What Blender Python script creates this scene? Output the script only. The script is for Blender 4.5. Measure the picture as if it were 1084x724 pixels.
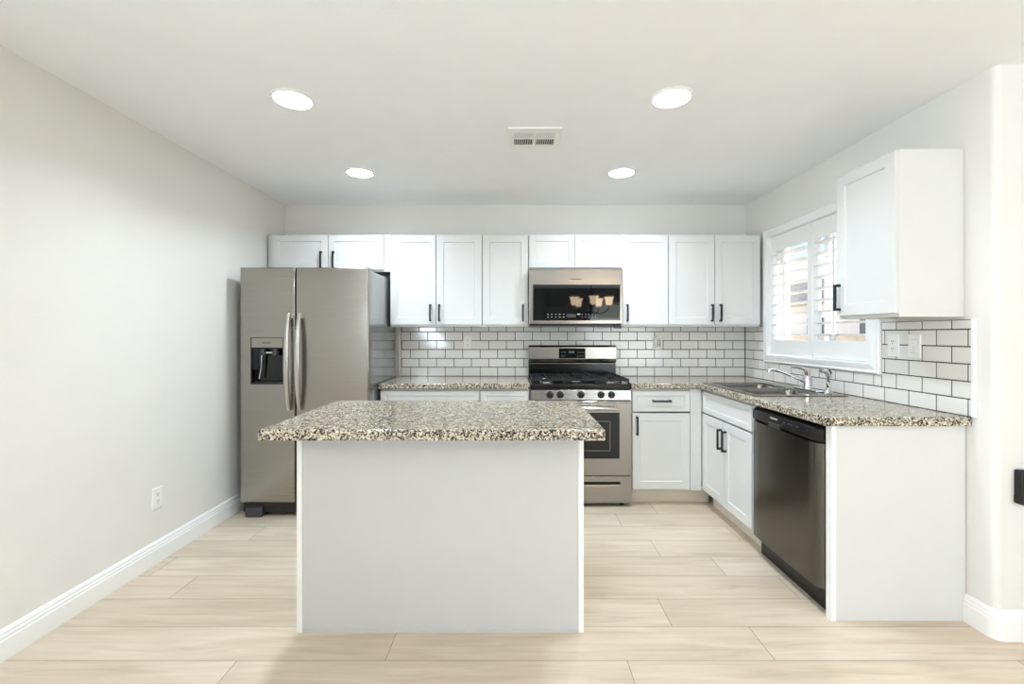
import bpy, bmesh, math, random
from mathutils import Vector, Matrix
random.seed(7)
for o in list(bpy.data.objects):
    bpy.data.objects.remove(o)
SC = bpy.context.scene
COL = SC.collection
R = math.radians

# ------------------------------------------------------------------ camera, sky, sun, exposure
CAM_H = 1.30
FPX = 482.0
cam_d = bpy.data.cameras.new('camera')
cam = bpy.data.objects.new('camera', cam_d)
COL.objects.link(cam)
cam.location = (0, 0, CAM_H)
cam.rotation_euler = (R(90), 0, 0)
cam_d.sensor_fit = 'HORIZONTAL'
cam_d.sensor_width = 36.0
cam_d.lens = 36.0 * FPX / 1084
cam_d.shift_x = -4 / 1084
cam_d.shift_y = -8 / 1084
cam_d.clip_start = 0.02
SC.camera = cam

SC.view_settings.view_transform = 'Standard'
SC.view_settings.look = 'None'
SC.view_settings.gamma = 1.0
SC.view_settings.use_curve_mapping = False
SC.view_settings.exposure = 0.52
SC.cycles.use_denoising = True
SC.cycles.denoising_input_passes = 'RGB_ALBEDO_NORMAL'
SC.cycles.denoising_prefilter = 'ACCURATE'
SC.cycles.max_bounces = 14
SC.cycles.diffuse_bounces = 8
SC.cycles.glossy_bounces = 6
SC.cycles.transparent_max_bounces = 12
SC.cycles.caustics_reflective = False
SC.cycles.caustics_refractive = False
SC.cycles.sample_clamp_indirect = 6.0

LENS_STRENGTH = 22.0
LAMP_POWER = 8.0        # recessed ceiling lights
SHADE_STRENGTH = 13.0        # chandelier shades
DOOR_POWER = 50.0          # daylight coming in at the patio door behind the camera
UP = 52                     # tilt aimed up so the patio lamp brightens the ceiling
DAY = (.72, .86, 1.0)
FILL_POWER = 170.0            # added fill at an invented side window, brightens the right-hand walls

w = bpy.data.worlds.new('sky')
SC.world = w
w.use_nodes = True
nt = w.node_tree
nt.nodes.clear()
sky = nt.nodes.new('ShaderNodeTexSky')
sky.sky_type = 'NISHITA'
sky.sun_disc = False
sky.sun_elevation = R(48)
sky.sun_rotation = R(150)
sky.air_density = 1.0
sky.dust_density = 0.2
sky.ozone_density = 2.5
bg = nt.nodes.new('ShaderNodeBackground')
bg.inputs['Strength'].default_value = 0.22
wo = nt.nodes.new('ShaderNodeOutputWorld')
nt.links.new(sky.outputs[0], bg.inputs['Color'])
nt.links.new(bg.outputs[0], wo.inputs['Surface'])

def lamp(name, kind, loc, rot, energy, color=(1, 1, 1), **kw):
    d = bpy.data.lights.new(name, kind)
    d.energy = energy
    d.color = color
    for k, v in kw.items():
        setattr(d, k, v)
    o = bpy.data.objects.new(name, d)
    COL.objects.link(o)
    o.location = loc
    o.rotation_euler = rot
    return o

sun = lamp('sun', 'SUN', (-6, 4, 9), (0, 0, 0), 11.0, (1, .96, .9), angle=R(0.6))
sun.rotation_euler = Vector((-.40, .75, -.95)).to_track_quat('-Z', 'Y').to_euler()
XL_ = -2.05
# area lamps: daylight at the patio door, added fill at the side window
lamp('daylight_patio', 'AREA', (2.75, -3.86, 1.1), (R(90 + UP), 0, 0), DOOR_POWER, DAY, shape='RECTANGLE', size=1.9, size_y=2.0)
lamp('fill_living', 'AREA', (XL_ + .02, -2.1, 1.48), (R(90 + 40), 0, R(-90)), FILL_POWER, DAY, shape='RECTANGLE', size=1.7, size_y=1.15)

# ------------------------------------------------------------------ materials
def lin(c):
    return tuple(((v / 255) / 12.92 if v / 255 <= .04045 else ((v / 255 + .055) / 1.055) ** 2.4) for v in c) + (1,)

def new_mat(name):
    m = bpy.data.materials.new(name)
    m.use_nodes = True
    return m, m.node_tree, m.node_tree.nodes['Principled BSDF']

def N(t, kind, **kw):
    n = t.nodes.new(kind)
    for k, v in kw.items():
        if k in n.inputs:
            n.inputs[k].default_value = v
        else:
            setattr(n, k, v)
    return n

def coords(t, scale=(1, 1, 1)):
    g = N(t, 'ShaderNodeNewGeometry')
    mp = N(t, 'ShaderNodeMapping')
    mp.inputs['Scale'].default_value = scale
    t.links.new(g.outputs['Position'], mp.inputs['Vector'])
    return mp.outputs['Vector']

def ramp(t, fac, stops, interp='LINEAR'):
    r = N(t, 'ShaderNodeValToRGB')
    r.color_ramp.interpolation = interp
    e = r.color_ramp.elements
    while len(e) < len(stops):
        e.new(0.5)
    for el, (p, c) in zip(e, stops):
        el.position = p
        el.color = c
    t.links.new(fac, r.inputs['Fac'])
    return r.outputs['Color']

def plain(name, rgb, rough=.5, metal=0, bump=0, bscale=200, spec=.5, var=0.03, vscale=6):
    """paint / plastic: slight tone variation and a fine bump"""
    m, t, b = new_mat(name)
    c = lin(rgb)
    v = coords(t)
    n1 = N(t, 'ShaderNodeTexNoise', Scale=vscale, Detail=3)
    t.links.new(v, n1.inputs['Vector'])
    lo = tuple(x * (1 - var) for x in c[:3]) + (1,)
    hi = tuple(min(1, x * (1 + var)) for x in c[:3]) + (1,)
    t.links.new(ramp(t, n1.outputs['Fac'], [(.3, lo), (.7, hi)]), b.inputs['Base Color'])
    b.inputs['Roughness'].default_value = rough
    b.inputs['Metallic'].default_value = metal
    b.inputs['Specular IOR Level'].default_value = spec
    if bump:
        n2 = N(t, 'ShaderNodeTexNoise', Scale=bscale, Detail=3)
        t.links.new(v, n2.inputs['Vector'])
        bp = N(t, 'ShaderNodeBump', Strength=bump, Distance=.002)
        t.links.new(n2.outputs['Fac'], bp.inputs['Height'])
        t.links.new(bp.outputs['Normal'], b.inputs['Normal'])
    return m

def steel(name, rgb, rough=.3, stretch=(2, 2, 220), aniso=.0, depth=.10):
    """brushed stainless: fine stretched streaks in tone, gloss and bump"""
    m, t, b = new_mat(name)
    c = lin(rgb)
    v = coords(t, stretch)
    n1 = N(t, 'ShaderNodeTexNoise', Scale=1.0, Detail=4)
    t.links.new(v, n1.inputs['Vector'])
    lo = tuple(x * .93 for x in c[:3]) + (1,)
    t.links.new(ramp(t, n1.outputs['Fac'], [(.3, lo), (.7, c)]), b.inputs['Base Color'])
    mr = N(t, 'ShaderNodeMapRange')
    mr.inputs['To Min'].default_value = rough - .05
    mr.inputs['To Max'].default_value = rough + .06
    t.links.new(n1.outputs['Fac'], mr.inputs['Value'])
    t.links.new(mr.outputs['Result'], b.inputs['Roughness'])
    bp = N(t, 'ShaderNodeBump', Strength=depth, Distance=.0004)
    t.links.new(n1.outputs['Fac'], bp.inputs['Height'])
    t.links.new(bp.outputs['Normal'], b.inputs['Normal'])
    b.inputs['Metallic'].default_value = 1
    b.inputs['Anisotropic'].default_value = aniso
    return m

def emit(name, rgb, strength, base=(240, 240, 235)):
    m, t, b = new_mat(name)
    b.inputs['Base Color'].default_value = lin(base)
    b.inputs['Roughness'].default_value = .4
    b.inputs['Emission Color'].default_value = lin(rgb)
    b.inputs['Emission Strength'].default_value = strength
    return m

def granite(name):
    m, t, b = new_mat(name)
    v = coords(t)
    v1 = N(t, 'ShaderNodeTexVoronoi', Scale=185)
    nz = N(t, 'ShaderNodeTexNoise', Scale=70, Detail=2)
    t.links.new(v, nz.inputs['Vector'])
    ad = N(t, 'ShaderNodeMixRGB', blend_type='ADD')
    ad.inputs['Fac'].default_value = .012
    t.links.new(v, ad.inputs[1])
    t.links.new(nz.outputs['Color'], ad.inputs[2])
    t.links.new(ad.outputs[0], v1.inputs['Vector'])
    sep = N(t, 'ShaderNodeSeparateColor')
    t.links.new(v1.outputs['Color'], sep.inputs[0])
    cells = ramp(t, sep.outputs[0], [(0, lin((26, 23, 21))), (.21, lin((80, 73, 65))), (.35, lin((134, 124, 110))),
                                     (.49, lin((184, 172, 149))), (.71, lin((203, 192, 170))), (.88, lin((224, 217, 202)))], 'CONSTANT')
    # larger dark and pale drifts of grain
    n2 = N(t, 'ShaderNodeTexNoise', Scale=26, Detail=4, Roughness=.65)
    t.links.new(v, n2.inputs['Vector'])
    dk = ramp(t, n2.outputs['Fac'], [(.36, (.42, .39, .36, 1)), (.47, (1, 1, 1, 1))])
    mx = N(t, 'ShaderNodeMixRGB', blend_type='MULTIPLY')
    mx.inputs['Fac'].default_value = .75
    t.links.new(cells, mx.inputs[1])
    t.links.new(dk, mx.inputs[2])
    t.links.new(mx.outputs[0], b.inputs['Base Color'])
    b.inputs['Roughness'].default_value = .13
    b.inputs['Specular IOR Level'].default_value = .55
    return m

def wood_floor():
    m, t, b = new_mat('oak_plank_floor')
    at = N(t, 'ShaderNodeAttribute', attribute_name='tint')
    v = coords(t, (1.3, 16, 1))
    off = N(t, 'ShaderNodeVectorMath', operation='MULTIPLY_ADD')
    t.links.new(at.outputs['Color'], off.inputs[0])
    off.inputs[1].default_value = (31, 17, 5)
    t.links.new(v, off.inputs[2])
    n1 = N(t, 'ShaderNodeTexNoise', Scale=1.6, Detail=6, Roughness=.6, Distortion=.6)
    t.links.new(off.outputs[0], n1.inputs['Vector'])
    n2 = N(t, 'ShaderNodeTexNoise', Scale=.9, Detail=3, Roughness=.5)
    v2 = N(t, 'ShaderNodeVectorMath', operation='MULTIPLY')
    v2.inputs[1].default_value = (1.4, .3, 1)
    t.links.new(off.outputs[0], v2.inputs[0])
    t.links.new(v2.outputs[0], n2.inputs['Vector'])
    grain = ramp(t, n1.outputs['Fac'], [(.28, lin((199, 182, 159))), (.5, lin((213, 198, 177))), (.72, lin((222, 209, 191)))])
    patch = ramp(t, n2.outputs['Fac'], [(.30, (.80, .78, .75, 1)), (.55, (1, 1, 1, 1))])
    m1 = N(t, 'ShaderNodeMixRGB', blend_type='MULTIPLY')
    m1.inputs['Fac'].default_value = .55
    t.links.new(grain, m1.inputs[1])
    t.links.new(patch, m1.inputs[2])
    sp = N(t, 'ShaderNodeSeparateColor')
    t.links.new(at.outputs['Color'], sp.inputs[0])
    tone = ramp(t, sp.outputs[0], [(0, (.90, .88, .85, 1)), (1, (1.0, 1.0, 1.0, 1))])
    m2 = N(t, 'ShaderNodeMixRGB', blend_type='MULTIPLY')
    m2.inputs['Fac'].default_value = 1
    t.links.new(m1.outputs[0], m2.inputs[1])
    t.links.new(tone, m2.inputs[2])
    t.links.new(m2.outputs[0], b.inputs['Base Color'])
    b.inputs['Roughness'].default_value = .42
    b.inputs['Specular IOR Level'].default_value = .4
    bp = N(t, 'ShaderNodeBump', Strength=.12, Distance=.001)
    t.links.new(n1.outputs['Fac'], bp.inputs['Height'])
    t.links.new(bp.outputs['Normal'], b.inputs['Normal'])
    return m

def pane_mat():
    m = bpy.data.materials.new('window_glass')
    m.use_nodes = True
    t = m.node_tree
    t.nodes.clear()
    o = N(t, 'ShaderNodeOutputMaterial')
    mix = N(t, 'ShaderNodeMixShader')
    lw = N(t, 'ShaderNodeLayerWeight', Blend=.5)
    pw_ = N(t, 'ShaderNodeMath', operation='POWER')
    pw_.inputs[1].default_value = 4.0
    t.links.new(lw.outputs['Facing'], pw_.inputs[0])
    fr = N(t, 'ShaderNodeMath', operation='MULTIPLY_ADD')
    fr.inputs[1].default_value = .5
    fr.inputs[2].default_value = .03
    t.links.new(pw_.outputs[0], fr.inputs[0])
    tr = N(t, 'ShaderNodeBsdfTransparent')
    gl = N(t, 'ShaderNodeBsdfGlossy', Roughness=.02)
    t.links.new(fr.outputs[0], mix.inputs[0])
    t.links.new(tr.outputs[0], mix.inputs[1])
    t.links.new(gl.outputs[0], mix.inputs[2])
    t.links.new(mix.outputs[0], o.inputs['Surface'])
    return m

M = {}
M['wall'] = plain('wall_paint', (227, 225, 220), .75, bump=.25, bscale=140, spec=.25, var=.01)
M['rear_dark'] = plain('rear_wall_darkened', (120, 118, 115), .75, bump=.25, bscale=140, spec=.25, var=.01)  # unseen rear wall darkened so the black glass reflects less light
M['ceiling'] = plain('ceiling_paint', (243, 244, 245), .8, bump=.3, bscale=110, spec=.2, var=.01)
M['trim'] = plain('trim_paint', (240, 240, 238), .35, var=.005)
M['cab'] = plain('cabinet_paint', (216, 216, 214), .33, var=.008, spec=.45)
M['panel'] = plain('island_panel_paint', (199, 198, 196), .45, var=.01, bump=.05, bscale=300)
M['kick'] = plain('toe_kick_board', (222, 213, 198), .5, var=.03)
M['inside'] = plain('cabinet_underside', (222, 214, 200), .5, var=.03)
M['tile'] = plain('glazed_tile', (230, 227, 222), .10, var=.015, vscale=9, spec=.55)
M['grout'] = plain('dark_grout', (60, 57, 54), .9, bump=.3, bscale=400)
M['gapcolor'] = plain('plank_gap', (120, 100, 78), .9)
M['granite'] = granite('speckled_granite')
M['floor'] = wood_floor()
M['black'] = plain('matte_black_metal', (13, 13, 13), .5, var=.1)
M['blackgloss'] = plain('black_glass', (5, 5, 5), .03, var=.05, spec=.5)
M['blackplastic'] = plain('black_plastic', (7, 7, 7), .35, var=.1)
M['iron'] = plain('cast_iron', (11, 11, 12), .45, var=.15, bump=.2, bscale=300, spec=.4)
M['enamel'] = plain('black_enamel', (8, 8, 8), .16, var=.05, spec=.35)
M['steel'] = steel('brushed_steel', (160, 155, 148), .22, (4, 4, 600), depth=.05)
M['steelv'] = steel('brushed_steel_upright', (160, 155, 147), .25, (4, 4, 600), depth=.05)
M['steelside'] = plain('grey_painted_steel', (165, 166, 168), .13, metal=.7, var=.02)
M['steeldark'] = steel('smoky_steel', (104, 101, 95), .24, (6, 6, 900), depth=.008)
M['satin'] = steel('satin_handle_steel', (196, 191, 184), .24, (200, 200, 4))
M['sink'] = plain('sink_steel', (140, 137, 132), .2, metal=1, var=.03)
M['chrome'] = plain('polished_chrome', (215, 215, 216), .06, metal=1, var=.01)
M['plastic'] = plain('white_plastic', (238, 237, 233), .35, var=.01)
M['greyplastic'] = plain('grey_plastic', (62, 62, 62), .4, var=.05)
M['slot'] = plain('slot_dark', (52, 50, 48), .6)
M['mark'] = plain('pale_print', (196, 194, 190), .5)
M['dimmark'] = plain('dim_print', (92, 92, 92), .4)
M['glass'] = pane_mat()
M['lens'] = emit('lit_lens', (240, 246, 255), LENS_STRENGTH)
M['shade'] = emit('lit_amber_shade', (255, 228, 192), SHADE_STRENGTH, (240, 215, 180))
M['bronze'] = plain('dark_bronze', (40, 32, 26), .4, metal=.8)
M['stucco'] = plain('pale_stucco', (236, 232, 226), .9, bump=.5, bscale=60)
M['rooftile'] = plain('slate_roof', (168, 170, 174), .85, bump=.6, bscale=30, var=.15)
M['darkpane'] = plain('dark_window', (70, 82, 98), .1)
M['block'] = plain('garden_block', (222, 211, 196), .9, bump=.5, bscale=40, var=.1)
M['ground'] = plain('gravel_ground', (190, 172, 148), .95, bump=.6, bscale=50, var=.12)

# ------------------------------------------------------------------ helpers
def thing(name, label, cat, loc=(0, 0, 0), rotz=0, group=None):
    o = bpy.data.objects.new(name, None)
    COL.objects.link(o)
    o.empty_display_size = .05
    o.location = loc
    o.rotation_euler = (0, 0, rotz)
    o['label'] = label
    o['category'] = cat
    if group:
        o['group'] = group
    return o

def tag(o, label, cat, group=None):
    o['label'] = label
    o['category'] = cat
    if group:
        o['group'] = group
    return o

class MB:
    def __init__(s):
        s.bm = bmesh.new()

    def box(s, x0, x1, y0, y1, z0, z1):
        vs = [s.bm.verts.new(p) for p in ((x0, y0, z0), (x1, y0, z0), (x1, y1, z0), (x0, y1, z0),
                                          (x0, y0, z1), (x1, y0, z1), (x1, y1, z1), (x0, y1, z1))]
        for f in ((3, 2, 1, 0), (4, 5, 6, 7), (0, 1, 5, 4), (1, 2, 6, 5), (2, 3, 7, 6), (3, 0, 4, 7)):
            s.bm.faces.new([vs[i] for i in f])
        return s

    def prism(s, poly, axis, a, b):
        """extrude a 2-D polygon along axis ('x': poly is (y,z); 'y': (x,z); 'z': (x,y))"""
        def P(u, v, t):
            return {'x': (t, u, v), 'y': (u, t, v), 'z': (u, v, t)}[axis]
        A = [s.bm.verts.new(P(u, v, a)) for u, v in poly]
        B = [s.bm.verts.new(P(u, v, b)) for u, v in poly]
        n = len(poly)
        s.bm.faces.new(A)
        s.bm.faces.new(B[::-1])
        for i in range(n):
            s.bm.faces.new([A[i], B[i], B[(i + 1) % n], A[(i + 1) % n]])
        return s

    def loft(s, rings, cap=True, closed=True):
        V = [[s.bm.verts.new(p) for p in r] for r in rings]
        n = len(V[0])
        for a, b in zip(V, V[1:]):
            for i in range(n if closed else n - 1):
                j = (i + 1) % n
                s.bm.faces.new([a[i], a[j], b[j], b[i]])
        if cap:
            s.bm.faces.new(V[0][::-1])
            s.bm.faces.new(V[-1])
        return s

    def tube(s, pts, r, seg=12, flat=1.0):
        pts = [Vector(p) for p in pts]
        rs = r if isinstance(r, (list, tuple)) else [r] * len(pts)
        rings = []
        up = Vector((0, 0, 1))
        for i, p in enumerate(pts):
            d = (pts[min(i + 1, len(pts) - 1)] - pts[max(i - 1, 0)]).normalized()
            u = d.cross(up)
            if u.length < 1e-4:
                u = Vector((1, 0, 0))
            u.normalize()
            v = u.cross(d).normalized()
            rings.append([p + rs[i] * (math.cos(2 * math.pi * k / seg) * u * flat + math.sin(2 * math.pi * k / seg) * v) for k in range(seg)])
        return s.loft(rings)

    def lathe(s, prof, c=(0, 0, 0), axis='z', seg=28, cap=True):
        """prof: list of (radius, height) along axis from c"""
        rings = []
        for r, h in prof:
            ring = []
            for k in range(seg):
                a = 2 * math.pi * k / seg
                u, v = r * math.cos(a), r * math.sin(a)
                q = {'z': (u, v, h), 'y': (u, h, v), 'x': (h, u, v)}[axis]
                ring.append((c[0] + q[0], c[1] + q[1], c[2] + q[2]))
            rings.append(ring)
        return s.loft(rings, cap)

    def slab(s, us, vs, filled, t0, t1, axis='z', soft=None):
        """a slab with holes made of grid cells; axis 'z': (u,v)=(x,y); 'x': (y,z); 'y': (x,z).
        soft(midpoint) says which outline edges get a bevel weight"""
        def P(u, v, t):
            return {'x': (t, u, v), 'y': (u, t, v), 'z': (u, v, t)}[axis]
        cache = {}
        def vt(i, j, k):
            if (i, j, k) not in cache:
                cache[(i, j, k)] = s.bm.verts.new(P(us[i], vs[j], (t0, t1)[k]))
            return cache[(i, j, k)]
        nu, nv = len(us) - 1, len(vs) - 1
        def F(i, j):
            return 0 <= i < nu and 0 <= j < nv and filled(i, j)
        for i in range(nu):
            for j in range(nv):
                if not F(i, j):
                    continue
                for k in (0, 1):
                    s.bm.faces.new([vt(i, j, k), vt(i + 1, j, k), vt(i + 1, j + 1, k), vt(i, j + 1, k)])
                for (di, dj, a, b) in ((-1, 0, (i, j), (i, j + 1)), (1, 0, (i + 1, j), (i + 1, j + 1)),
                                       (0, -1, (i, j), (i + 1, j)), (0, 1, (i, j + 1), (i + 1, j + 1))):
                    if not F(i + di, j + dj):
                        s.bm.faces.new([vt(*a, 0), vt(*b, 0), vt(*b, 1), vt(*a, 1)])
        bmesh.ops.recalc_face_normals(s.bm, faces=s.bm.faces)
        if soft:
            lay = s.bm.edges.layers.float.new('bevel_weight_edge')
            for e in s.bm.edges:
                if len(e.link_faces) == 2 and e.calc_face_angle(0) > .5 and soft((e.verts[0].co + e.verts[1].co) / 2):
                    e[lay] = 1.0
        return s

    def build(s, name, mat, parent=None, bevel=0, seg=2, smooth=False, weight=False, ang=40, loc=None):
        bmesh.ops.recalc_face_normals(s.bm, faces=s.bm.faces)
        me = bpy.data.meshes.new(name)
        s.bm.to_mesh(me)
        s.bm.free()
        for m in (mat if isinstance(mat, (list, tuple)) else [mat]):
            me.materials.append(m)
        if smooth:
            me.polygons.foreach_set('use_smooth', [True] * len(me.polygons))
            me.set_sharp_from_angle(angle=R(smooth if smooth is not True else 40))
        o = bpy.data.objects.new(name, me)
        COL.objects.link(o)
        if parent:
            o.parent = parent
        if loc:
            o.location = loc
        if bevel:
            b = o.modifiers.new('bevel', 'BEVEL')
            b.width = bevel
            b.segments = seg
            b.limit_method = 'WEIGHT' if weight else 'ANGLE'
            b.angle_limit = R(ang)
            b.harden_normals = False
        return o

def struct(o):
    o['kind'] = 'structure'
    return o

# ------------------------------------------------------------------ the room
XL, XR, YB, ZC = -2.05, 2.045, 4.05, 2.45
YE, XF, YR = 1.94, 4.3, -4.0       # wall end beside the counter, far right wall, rear wall
CT = .93                           # worktop height

# floor: rows of oak planks running left to right
ROW0, PITCH, LEN = 1.815, .2115, 1.555
joint = {-1: .444, 0: -.52, 1: .697, 2: -.155, 3: -.42, 4: .85, 5: -.135, 6: .72, 7: 1.03}
fm = MB()
tint = []
for k in range(-28, 12):
    y0 = ROW0 + k * PITCH
    y1 = y0 + PITCH
    y0c, y1c = max(y0, YR), min(y1, YB)
    if y1c - y0c < .01:
        continue
    off = joint.get(k, random.uniform(0, LEN))
    x = off - LEN * 6
    while x < XF:
        a, b = max(x, XL), min(x + LEN, XF if y0 < YE else XR)
        if b - a > .01:
            g = .0011
            f = fm.bm.faces.new([fm.bm.verts.new(p) for p in ((a + g, y0c + g, 0), (b - g, y0c + g, 0), (b - g, y1c - g, 0), (a + g, y1c - g, 0))])
            tint.append((random.random(), random.random(), random.random(), 1))
        x += LEN
np_ = len(fm.bm.faces)
fm.box(XL - .1, XR + .1, YR - .1, YB + .15, -.12, -.003).box(XR + .1, XF + .1, YR - .1, YE + .11, -.12, -.003)
fl = fm.build('floor', [M['floor'], M['gapcolor']])
for i, p in enumerate(fl.data.polygons):
    p.material_index = 0 if i < np_ else 1
fa = fl.data.attributes.new('tint', 'FLOAT_COLOR', 'FACE')
for i in range(len(fl.data.polygons)):
    fa.data[i].color = tint[i] if i < np_ else (0, 0, 0, 1)
for p in fl.data.polygons:
    if p.index < np_ and p.normal.z < 0:
        p.flip()
struct(fl)

struct(MB().slab([XL - .15, XR + .15, XF + .15], [YR - 2.6, YE + .11, YB + .15], lambda i, j: not (i == 1 and j == 1), ZC, ZC + .2).build('ceiling', M['ceiling']))  # runs past the rear wall as an added roof blocking the sun
struct(MB().slab([YR, -3.0, -1.2, YB + .15], [0, .85, 2.1, ZC], lambda i, j: not (i == 1 and j == 1), XL - .15, XL, 'x').build('wall_left', M['wall']))
struct(MB().box(XL, XR, YB, YB + .15, 0, ZC).build('wall_back', M['wall']))
# right wall with the window opening
WY0, WY1, WZ0, WZ1 = 2.60, 3.672, 1.122, 2.090
struct(MB().slab([2.05, WY0, WY1, YB + .15], [0, WZ0, WZ1, ZC], lambda i, j: not (i == 1 and j == 1), XR, XR + .15, 'x').build('wall_right', M['wall']))
# wall end with rounded corner, turning right
rc = .028
poly = [(XR, 2.05), (XR, YE + rc)] + [(XR + rc - rc * math.cos(a), YE + rc - rc * math.sin(a)) for a in [R(d) for d in range(15, 90, 15)]] + [(XR + rc, YE), (XF, YE), (XF, YE + .15), (XR + .15, YE + .15), (XR + .15, 2.05 + .05), (XR + .15, 2.05)]
poly = [(XR, 2.05), (XR, YE + rc)] + [(XR + rc - rc * math.cos(R(d)), YE + rc - rc * math.sin(R(d))) for d in (15, 30, 45, 60, 75)] + [(XR + rc, YE), (XF, YE), (XF, YE + .11), (XR + .15, YE + .11), (XR + .15, 2.05)]
struct(MB().prism(poly, 'z', 0, ZC).build('wall_entry', M['wall'], smooth=30))
struct(MB().box(XF, XF + .15, YR, YE + .11, 0, ZC).build('wall_far_right', M['wall']))
# rear wall with patio door; window added in the left wall for fill
struct(MB().slab([XL, 1.8, 3.7, XF], [0, 2.1, ZC], lambda i, j: not (i == 1 and j == 0), YR - .15, YR, 'y').build('wall_rear', M['rear_dark']))
pd = MB()
for x0, x1 in ((1.8, 1.86), (2.72, 2.78), (3.64, 3.7)):
    pd.box(x0, x1, YR - .1, YR - .04, 0, 2.1)
pd.box(1.86, 3.64, YR - .1, YR - .04, 0, .07).box(1.86, 3.64, YR - .1, YR - .04, 2.03, 2.1)
pdo = struct(pd.build('door_1', M['trim']))
MB().box(1.86, 3.64, YR - .075, YR - .069, .07, 2.03).build('pane', M['glass'], pdo)
pw = MB()
for y0, y1 in ((-3.0, -2.95), (-2.13, -2.07), (-1.25, -1.2)):
    pw.box(XL - .1, XL - .04, y0, y1, .85, 2.1)
pw.box(XL - .1, XL - .04, -2.95, -1.25, .85, .9).box(XL - .1, XL - .04, -2.95, -1.25, 2.05, 2.1)
pwo = struct(pw.build('added_window', M['trim']))  # unseen window, added to carry the fill lamp
MB().box(XL - .075, XL - .069, -2.95, -1.25, .9, 2.05).build('pane', M['glass'], pwo)

# baseboards with a stepped profile
BBP = [(0, 0), (.016, 0), (.016, .082), (.0135, .087), (.0135, .098), (.010, .103), (.010, .112), (.004, .124), (0, .126)]
struct(MB().prism([(XL + d, z) for d, z in BBP], 'y', YR, YB - .02).build('baseboard_left', M['trim'], smooth=25))
bb = MB()
rings = []
ctr = (XR + rc, YE + rc)
for (px, py, nx, ny) in [(XR, 2.066, -1, 0), (XR, YE + rc, -1, 0)] + [(ctr[0] - rc * math.cos(R(d)), ctr[1] - rc * math.sin(R(d)), -math.cos(R(d)), -math.sin(R(d))) for d in (18, 36, 54, 72)] + [(XR + rc, YE, 0, -1), (XF - .02, YE, 0, -1)]:
    rings.append([(px + nx * d, py + ny * d, z) for d, z in BBP])
bb.loft(rings)
struct(bb.build('baseboard_right', M['trim'], smooth=25))

# ------------------------------------------------------------------ tiled backsplash
TP, TH, TG = .1548, .0787, .0055
TTOP = 1.368
def tiles(u0, u1, anchor, hole=None, flip=False):
    """rects (u0,u1,z0,z1) of a running bond of 6x3 tiles, clipped to the area and around a hole"""
    out = []
    for r in range(6):
        z0, z1 = CT + r * TH, min(CT + (r + 1) * TH, TTOP)
        a = anchor + (TP / 2 if r % 2 else 0)
        n0 = math.floor((u0 - a) / TP)
        u = a + n0 * TP
        while u < u1:
            p, q = max(u, u0), min(u + TP, u1)
            u += TP
            if u1 - q < .032:
                q = u1          # no sliver tiles in the corner
                u = u1
            if q - p < .012:
                continue
            rects = [(p, q, z0, z1)]
            if hole:
                h0, h1, g0, g1 = hole
                new = []
                for (p_, q_, a_, b_) in rects:
                    if q_ <= h0 or p_ >= h1 or b_ <= g0 or a_ >= g1:
                        new.append((p_, q_, a_, b_))
                        continue
                    if p_ < h0:
                        new.append((p_, h0, a_, b_))
                    if q_ > h1:
                        new.append((h1, q_, a_, b_))
                    if a_ < g0:
                        new.append((max(p_, h0), min(q_, h1), a_, g0))
                rects = new
            out += [x for x in rects if x[1] - x[0] > .01 and x[3] - x[2] > .008]
    return out

def tile_piece(mb, rect, P):
    u0, u1, z0, z1 = rect
    g, c = TG / 2, .0018
    u0 += g; u1 -= g; z0 += g; z1 -= g
    if u1 - u0 < .004 or z1 - z0 < .004:
        return
    rings = [[P(a, b, d) for a, b in ((u0 + i, z0 + i), (u1 - i, z0 + i), (u1 - i, z1 - i), (u0 + i, z1 - i))] for i, d in ((0, .001), (0, .0075), (c, .009))]
    mb.loft(rings, cap=True)

bs = MB()
for t_ in tiles(-1.018, XR - .011, 1.077):
    tile_piece(bs, t_, lambda a, b, d: (a, YB - d, b))
nb = len(bs.bm.faces)
bs.box(-1.018, XR, YB - .0065, YB - .0002, CT, TTOP)
o = bs.build('wall_backsplash_back', [M['tile'], M['grout']])
for i, p in enumerate(o.data.polygons):
    p.material_index = 0 if i < nb else 1
struct(o)
MB().box(-1.040, -1.019, YB - .013, YB, CT, TTOP).build('edge_trim', M['inside'], o, bevel=.002)
bs = MB()
CY0, CY1, CZ0, CZ1 = 2.535, 3.72, 1.075, 2.14         # window casing outline
for t_ in tiles(2.036, YB - .011, 2.206, (CY0, CY1, CZ0, 3)):
    tile_piece(bs, t_, lambda a, b, d: (XR - d, a, b))
nb = len(bs.bm.faces)
for (a, b, c, d) in ((2.036, CY0, CT, TTOP), (CY0, CY1, CT, CZ0), (CY1, YB - .0066, CT, TTOP)):
    bs.box(XR - .0065, XR - .0002, a, b, c, d)
o = bs.build('wall_backsplash_right', [M['tile'], M['grout']])
for i, p in enumerate(o.data.polygons):
    p.material_index = 0 if i < nb else 1
struct(o)
MB().box(XR - .013, XR, 2.018, 2.035, CT, TTOP + .006).build('edge_trim', M['trim'], o, bevel=.003)

# ------------------------------------------------------------------ kitchen window with casing, glass and two shutters
wf = MB()
wf.slab([WY0, WY0 + .035, 3.11, 3.16, WY1 - .035, WY1], [WZ0, WZ0 + .035, WZ1 - .035, WZ1], lambda i, j: not (i in (1, 3) and j == 1), XR + .095, XR + .145, 'x')
win = struct(wf.build('window_1', M['trim'], bevel=.003))
MB().box(XR + .118, XR + .124, WY0 + .035, 3.11, WZ0 + .035, WZ1 - .035).build('pane', M['glass'], win)
MB().box(XR + .118, XR + .124, 3.16, WY1 - .035, WZ0 + .035, WZ1 - .035).build('pane', M['glass'], win)
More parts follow.
